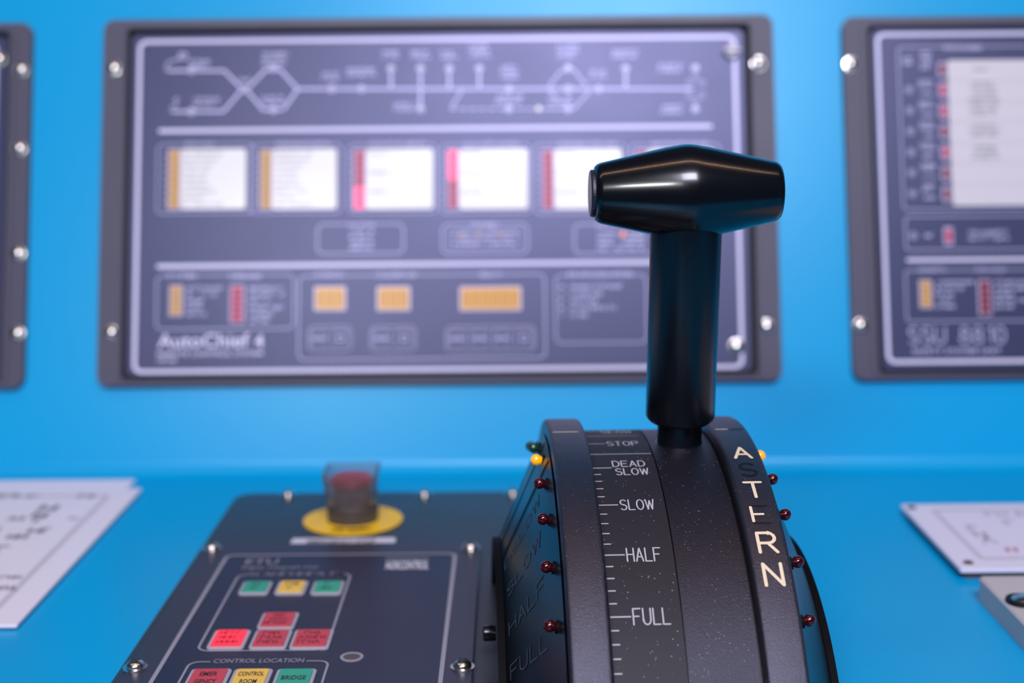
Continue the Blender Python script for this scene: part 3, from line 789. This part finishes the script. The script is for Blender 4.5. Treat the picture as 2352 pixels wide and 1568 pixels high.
for (x0, x1, y, h) in ((-150, 40, 1139, .008), (60, 90, 1139, .006), (168, 214, 1139, .008), (96, 150, 1166, .014), (78, 118, 1182, .012), (60, 100, 1193, .012), (20, 54, 1190, .008),
                       (20, 60, 1232, .009), (68, 112, 1218, .010), (-40, 20, 1260, .010), (-60, 10, 1275, .010), (-60, 6, 1215, .008), (2, 48, 1325, .005), (-60, 30, 1349, .005), (158, 180, 1190, .004)):
    q = MB(); ptxt(x0, y, x1, h); q.build('printed_line', 'ink', pl)
pf = thing('plaque', 'thin white sheet just showing beyond the far edge of the left plaque', 'plaque', (far_r[0]-0.1, far_r[1]+0.012, 0))
fe = dpx(305, 1104, 0.0012); q = MB(); q.prism(rrect(fe[0]-0.2, far_r[1]+0.0006, fe[0]+0.002, fe[1], 0.001), DP, 0.0001, 0.0022); q.build('sheet', 'paper', pf)

n3 = 0.0068
fl = dpx(2065, 1158, n3); nl_ = dpx(2210, 1306, n3); xl_ = (fl[0] + nl_[0])/2
pr = thing('plaque', 'white engraved plaque with small corner screws at the right of the desk', 'plaque', (xl_+0.1, 0.83, 0))
q = MB(); q.prism(rrect(xl_, nl_[1], xl_+0.20, fl[1], 0.002), DP, 0.0045, n3, 0.0003); q.build('plaque_board', 'paper2', pr)
q = MB(); q.prism(rrect(xl_+0.003, nl_[1]+0.003, xl_+0.197, fl[1]-0.003, 0.002), DP, 0.0001, 0.0045); q.build('plaque_backing', 'edge', pr)
nn_ = n3 + 0.0002
q = MB(); outline(q, (xl_+0.016, nl_[1]+0.016, xl_+0.19, fl[1]-0.012), 0.003, 0.003, DP, nn_); q.build('printed_border', 'inklight', pr)
q = MB()
for (x0, x1, y, h) in ((2250, 2420, 1181, .008), (2200, 2215, 1213, .006), (2228, 2275, 1214, .012), (2240, 2280, 1226, .010), (2255, 2300, 1240, .012), (2310, 2345, 1200, .010), (2330, 2380, 1210, .010)):
    q = MB(); ptxt(x0, y, x1, h); q.build('printed_line', 'inklight', pr)
q = MB(); ptxt(2314, 1263, 2344, .007, .002); q.build('red_print', 'inkred', pr)
for (x, y) in ((2094, 1166), (2224, 1292)):
    c = dpx(x, y, n3); s = MB(); lathe_mesh(s, [(0, 0.0030), (0.0006, 0.0028), (0.0004, 0.0018), (0.0002, 0.00001)], CY(c, n3), 16); s.build('screw', 'slot', pr, smooth=True)

n4 = 0.013
hl = dpx(2247, 1322, n4)
gh = thing('switch_housing', 'light grey raised box with a ringed lock at the bottom right corner', 'box', (hl[0]+0.08, 0.66, 0))
q = MB(); q.prism(rrect(hl[0], hl[1]-0.20, hl[0]+0.16, hl[1], 0.003), DP, 0.0001, n4, 0.001); q.build('housing', 'beige', gh)
c = dpx(2350, 1383, n4)
q = MB(); lathe_mesh(q, [(0, 0.0088), (0.002, 0.0086), (0.0022, 0.0066), (0.0005, 0.0062)], CY(c, n4), 32); q.build('lock_ring', 'groove', gh, smooth=True)
q = MB(); lathe_mesh(q, [(0.0003, 0.0062), (0.002, 0.006), (0.0034, 0.004), (0.0038, 0.00001)], CY(c, n4), 32); q.build('lock_barrel', 'chrome', gh, smooth=True)['label'] = 'brass coloured lock barrel'

# ------------------------------------------------------------------ the engine telegraph lever unit
TC = Vector((0.0651, 0.6724, -0.0647))          # axis of the drum, a little below the desk
tel = thing('engine_telegraph', 'black drum-shaped engine telegraph with speed scale, side lamps and upright T-handle lever', 'telegraph', (TC.x, TC.y, NB), radians(1.9))
tel['_base'] = [0, 0, NB]
ZC = TC.z
def DR(x, r, t): return Vector((x, -r*sin(t), ZC + r*cos(t)))        # t from straight up towards the operator
STOP = radians(2.3); STEP = radians(10.13)
def ka(k): return STOP + (k + 1)*STEP            # angle of scale mark k (stop = -1, dead slow = 0 ...)
RS, RR = 0.1710, 0.1772
def drum_part(name, prof, m, smooth=True, seg=160, t0=-1.25, t1=1.25, parent=None):
    s = MB(); lathe_mesh(s, prof, DR, seg, t0, t1)
    # close the ends
    for t in (t0, t1): s.poly([DR(a, r, t) for a, r in prof])
    me_bm = bmesh.new()
    vs = [me_bm.verts.new(v) for v in s.v]
    for f in s.f:
        try: me_bm.faces.new([vs[i] for i in f])
        except Exception: pass
    bmesh.ops.remove_doubles(me_bm, verts=me_bm.verts, dist=1e-6)
    geo = list(me_bm.verts) + list(me_bm.edges) + list(me_bm.faces)
    r = bmesh.ops.bisect_plane(me_bm, geom=geo, plane_co=(0, 0, NB + 0.0002), plane_no=(0, 0, 1), clear_inner=True)
    bmesh.ops.holes_fill(me_bm, edges=[e for e in me_bm.edges if e.is_boundary], sides=0)
    s.v = [v.co.copy() for v in me_bm.verts]; me_bm.verts.index_update()
    s.f = [[v.index for v in f.verts] for f in me_bm.faces]; me_bm.free()
    return s.build(name, m, parent or tel, smooth=smooth)
drum_part('drum_body', [(-0.046, 0.118), (-0.046, 0.1692), (0.046, 0.1692), (0.046, 0.118), (-0.046, 0.118)], 'groove')
def arc_prof(pts, bev, n=4):                     # round the corners of a closed profile
    out = []
    N = len(pts)
    for i in range(N):
        a, b, c = Vector(pts[i-1]), Vector(pts[i]), Vector(pts[(i+1) % N])
        p, q_ = b + (a-b).normalized()*bev, b + (c-b).normalized()*bev
        for k in range(n+1):
            t = k/n; out.append(tuple(p*(1-t)**2 + b*2*t*(1-t) + q_*t*t))
    out.append(out[0])
    return out
for sg in (-1, 1):
    pr_ = [(sg*0.0478, 0.150), (sg*0.0478, RR), (sg*0.0304, RR), (sg*0.0304, 0.150)]
    rimo = drum_part('rim', arc_prof(pr_, 0.0022), 'rim')
    cone = [(sg*0.0440, 0.150), (sg*0.0486, 0.1695), (sg*0.0720, 0.1160), (sg*0.0720, 0.075), (sg*0.0440, 0.075), (sg*0.0440, 0.150)]
    sf = drum_part('side_face', cone, 'side')
    fl_ = [(sg*0.0716, 0.110), (sg*0.0716, 0.1172), (sg*0.0748, 0.1172), (sg*0.0748, 0.110), (sg*0.0716, 0.110)]
    drum_part('side_flange', fl_, 'sidebar')
    def CN(r, t, off, sg=sg):                    # point on the conical side face, off outwards
        X = 0.0486 + (0.1695 - r)*(0.0234/0.0535)
        nx, nr = 0.916, 0.401
        q_ = DR(sg*(X + off*nx), r + off*nr, t); return q_
    s = MB()
    for k in (-2.5, -1.5, -0.5):
        t = ka(k); hw = 0.0013
        L0, L1 = [], []
        for j in range(9):
            r = 0.1165 + j*(0.1685-0.1165)/8
            L0.append(CN(r, t - hw/r, 0.0003)); L1.append(CN(r, t + hw/r, 0.0003))
        s.strip(L0, L1, False)
    s.build('radial_lines', 'sidebar', sf)
    s = MB()
    words = {0: 'DSLOW', 1: 'SLOW', 2: 'HALF', 3: 'FULL', 4: 'FULL'}
    if sg < 0:
        for k, wd in words.items():
            if k == 4: continue
            t = ka(k)
            r0, r1 = 0.1215, 0.1545
            rm = 0.14
            MAPc = lambda u, v, n, t=t, rm=rm: CN(r0 + u, t + 0.012 - v/rm, n)
            stroke_text(s, wd, 0.0 if k else -0.001, -0.0035, 0.033 if k else 0.036, 0.0074, 0.0009, MAPc, 0.0002)
        s.build('side_lettering', 'sideprint', sf)
    for k in (-3, -2, -1, 0, 1, 2, 3):
        t = ka(k)
        c0 = CN(0.1632, t, 0); s = MB()
        RL = 0.0027
        prf = [(-0.001, 0.0017), (0.0008, 0.0019)] + [(0.0029 + RL*sin(radians(a)), RL*cos(radians(a))) for a in range(-40, 90, 13)] + [(0.0029 + RL, 0.00001)]
        # lamp axis leaves the side straight outwards
        ax = Vector((sg, 0, 0.18)).normalized()
        e1 = Vector((0, 1, 0)); e2 = ax.cross(e1)
        lathe_mesh(s, prf, lambda a, r, ph: c0 + ax*a + e1*r*cos(ph) + e2*r*sin(ph), 20)
        m = 'ledgreen' if k < -1 else ('ledorange' if k == -1 else 'ledred')
        o = s.build('lamp', m, sf, smooth=True)
        o.parent = sf
        o['label'] = {'ledgreen': 'dark green lamp', 'ledorange': 'glowing orange lamp', 'ledred': 'dark red lamp'}[m]
        s = MB(); lathe_mesh(s, [(-0.0012, 0.0030), (0.0003, 0.0029), (0.0003, 0.0017)], lambda a, r, ph: CN(0.1632, t, 0) + ax*a + e1*r*cos(ph) + e2*r*sin(ph), 18)
        s.build('lamp_socket', 'sidebar', sf)
# pin on the left side
s = MB(); pc = DR(-0.0748, 0.083, radians(12))
pc = Vector((-0.0748, -0.022, 0.0175))
lathe_mesh(s, [(0, 0.0035), (0.001, 0.0038), (0.0055, 0.0038), (0.0062, 0.0032), (0.0062, 0.00001)], lambda a, r, ph: pc + Vector((-a, r*cos(ph), r*sin(ph))), 24)
s.build('side_pin', 'black', tel, smooth=True)

sc = drum_part('scale_strip', [(-0.0298, 0.165), (-0.0298, RS), (-0.0003, RS), (-0.0003, 0.165), (-0.0298, 0.165)], 'scale')
cv = drum_part('slot_cover', [(0.0003, 0.165), (0.0003, RS), (0.0294, RS), (0.0294, 0.165), (0.0003, 0.165)], 'cover')
s = MB()
def SM(u, v, n): return DR(u, n, v/RS)           # v = arc length from the top towards the operator (downwards)
def tick(k, x0, x1, w): ribbon(s, [(x0, ka(k)*RS), (x1, ka(k)*RS)], w, SM, RS + 0.00012, False)
XL = -0.0296
for k in range(-4, 6):
    tick(k, XL, XL + 0.0086, 0.00062)
    for j in range(1, 5):
        if k in (-1, -2): continue
        tick(k + j*0.2, XL, XL + 0.0032, 0.00058)
tick(-0.5, XL, -0.0010, 0.0006); tick(-1.5, XL, -0.0030, 0.0006)
def TM(u, v, n): return DR(u, n, -v/RS)          # v upwards
def stext(t, k, w, h, x=XL + 0.0095, dy=0): stroke_text(s, t, x, -ka(k)*RS - h/2 + dy, w, h, 0.00062, TM, RS + 0.00012)
stext('STOP', -1, 0.0148, 0.0068)
stext('DEAD', 0, 0.0148, 0.0058, dy=0.0040); stext('SLOW', 0, 0.0148, 0.0058, x=XL + 0.0102, dy=-0.0038)
stext('SLOW', 1, 0.0148, 0.0068); stext('HALF', 2, 0.0142, 0.0070); stext('FULL', 3, 0.0150, 0.0072)
stext('DEAD', -2, 0.0148, 0.0055, dy=0.003); stext('SLOW', -2, 0.0148, 0.0055, dy=-0.004)
s.build('scale_markings', 'scaleprint', sc)

# engraved rims: the stop line on both and ASTERN down the right one
def RMAP(u, v, n): return DR(u, n, -v/RR)
s = MB(); g = MB()
ribbon(s, [(-0.0458, -STOP*RR), (-0.0345, -STOP*RR)], 0.0009, RMAP, RR + 0.0001)
s.build('rim_line', 'cream', tel)
s = MB()
ribbon(s, [(0.0325, -STOP*RR), (0.0378, -STOP*RR)], 0.0010, RMAP, RR + 0.00012)
ribbon(g, [(0.0315, -STOP*RR), (0.0450, -STOP*RR)], 0.0010, RMAP, RR + 0.0001)
LET = [('A', 12.1), ('S', 17.1), ('T', 22.1), ('E', 27.4), ('R', 32.6), ('N', 37.9)]
def flush(mbx, m, lab):
    if mbx.v: mbx.build('engraved_letter' if lab else 'rim_line', m, tel)
flush(s, 'cream', 0); flush(g, 'groove', 0)
for ch, th in LET:
    s = MB(); g = MB()
    th = radians(th); w, h = (0.0074, 0.0104)
    x0 = 0.0391 - w/2; y0 = -th*RR - h/2
    for i, st in enumerate(STROKES[ch]):
        pp = [(x0 + p[0]/4*w, y0 + p[1]/6*h) for p in st]
        if ch == 'S': ribbon(g, pp, 0.0012, RMAP, RR + 0.0001); continue
        if ch == 'E':
            if i == 0:
                ribbon(g, [pp[0], pp[1]], 0.0010, RMAP, RR + 0.0001); ribbon(g, [pp[2], pp[3]], 0.0010, RMAP, RR + 0.0001)
                ribbon(s, [(pp[1][0], pp[1][1] - 0.0006), (pp[2][0], pp[2][1] + 0.0012)], 0.0013, RMAP, RR + 0.00012)
            else: ribbon(s, [pp[0], (pp[1][0]-0.001, pp[1][1])], 0.0012, RMAP, RR + 0.00012)
            continue
        ribbon(s, pp, 0.00145, RMAP, RR + 0.00014)
    flush(s, 'cream', 1); flush(g, 'groove', 1)

# lever
LEAN = radians(6.9)
base = DR(0.0150, RS - 0.0008, radians(1.9))
axd = Vector((0, -sin(LEAN), cos(LEAN)))
e1 = Vector((1, 0, 0)); e2 = axd.cross(e1)
def LV(a, r, t): return base + axd*a + e1*r*cos(t) + e2*r*sin(t)
s = MB()
lathe_mesh(s, [(0.0128, 0.0105), (0.0128, 0.0150), (0.0138, 0.0160), (0.0150, 0.0165), (0.112, 0.0165), (0.1255, 0.0165), (0.1255, 0.00001)], LV, 64)
lever = s.build('lever', 'shaft', tel, smooth=True)
s = MB(); lathe_mesh(s, [(-0.003, 0.0110), (0.0010, 0.0110), (0.0016, 0.0107), (0.0132, 0.0107)], LV, 48); s.build('neck', 'shaft', lever, smooth=True)
s = MB(); lathe_mesh(s, [(-0.003, 0.0113), (0.0009, 0.0112), (0.0011, 0.0108)], LV, 48); s.build('neck_ring', 'chrome', lever, smooth=True)['label'] = 'thin shiny ring at the foot of the neck'
gc = base + axd*0.1228
def GV(a, r, t): return gc + e1*a + axd*r*cos(t) + e2*r*sin(t)
def dome(R0, R1, L, n=9): pass
half = [(0.0, 0.02195), (0.0030, 0.02175), (0.0060, 0.0212), (0.0095, 0.0206), (0.0396, 0.0139), (0.0412, 0.0133), (0.0424, 0.0122), (0.0428, 0.0106)]
prof = [(-0.0428, 0.00001), (-0.0428, 0.0106)] + [(-a, r) for a, r in half[::-1]][1:] + half[1:] + [(0.0428, 0.00001)]
s = MB(); lathe_mesh(s, prof, GV, 72); s.build('grip', 'black', lever, smooth=True)
s = MB(); lathe_mesh(s, [(-0.0426, 0.0108), (-0.0440, 0.0108), (-0.0447, 0.0102), (-0.0447, 0.00001)], GV, 40)
s.build('end_cap', 'rim', lever, smooth=True)['label'] = 'flat matt disc at the grip end'

for o in bpy.data.objects:
    if '_base' in o: del o['_base']
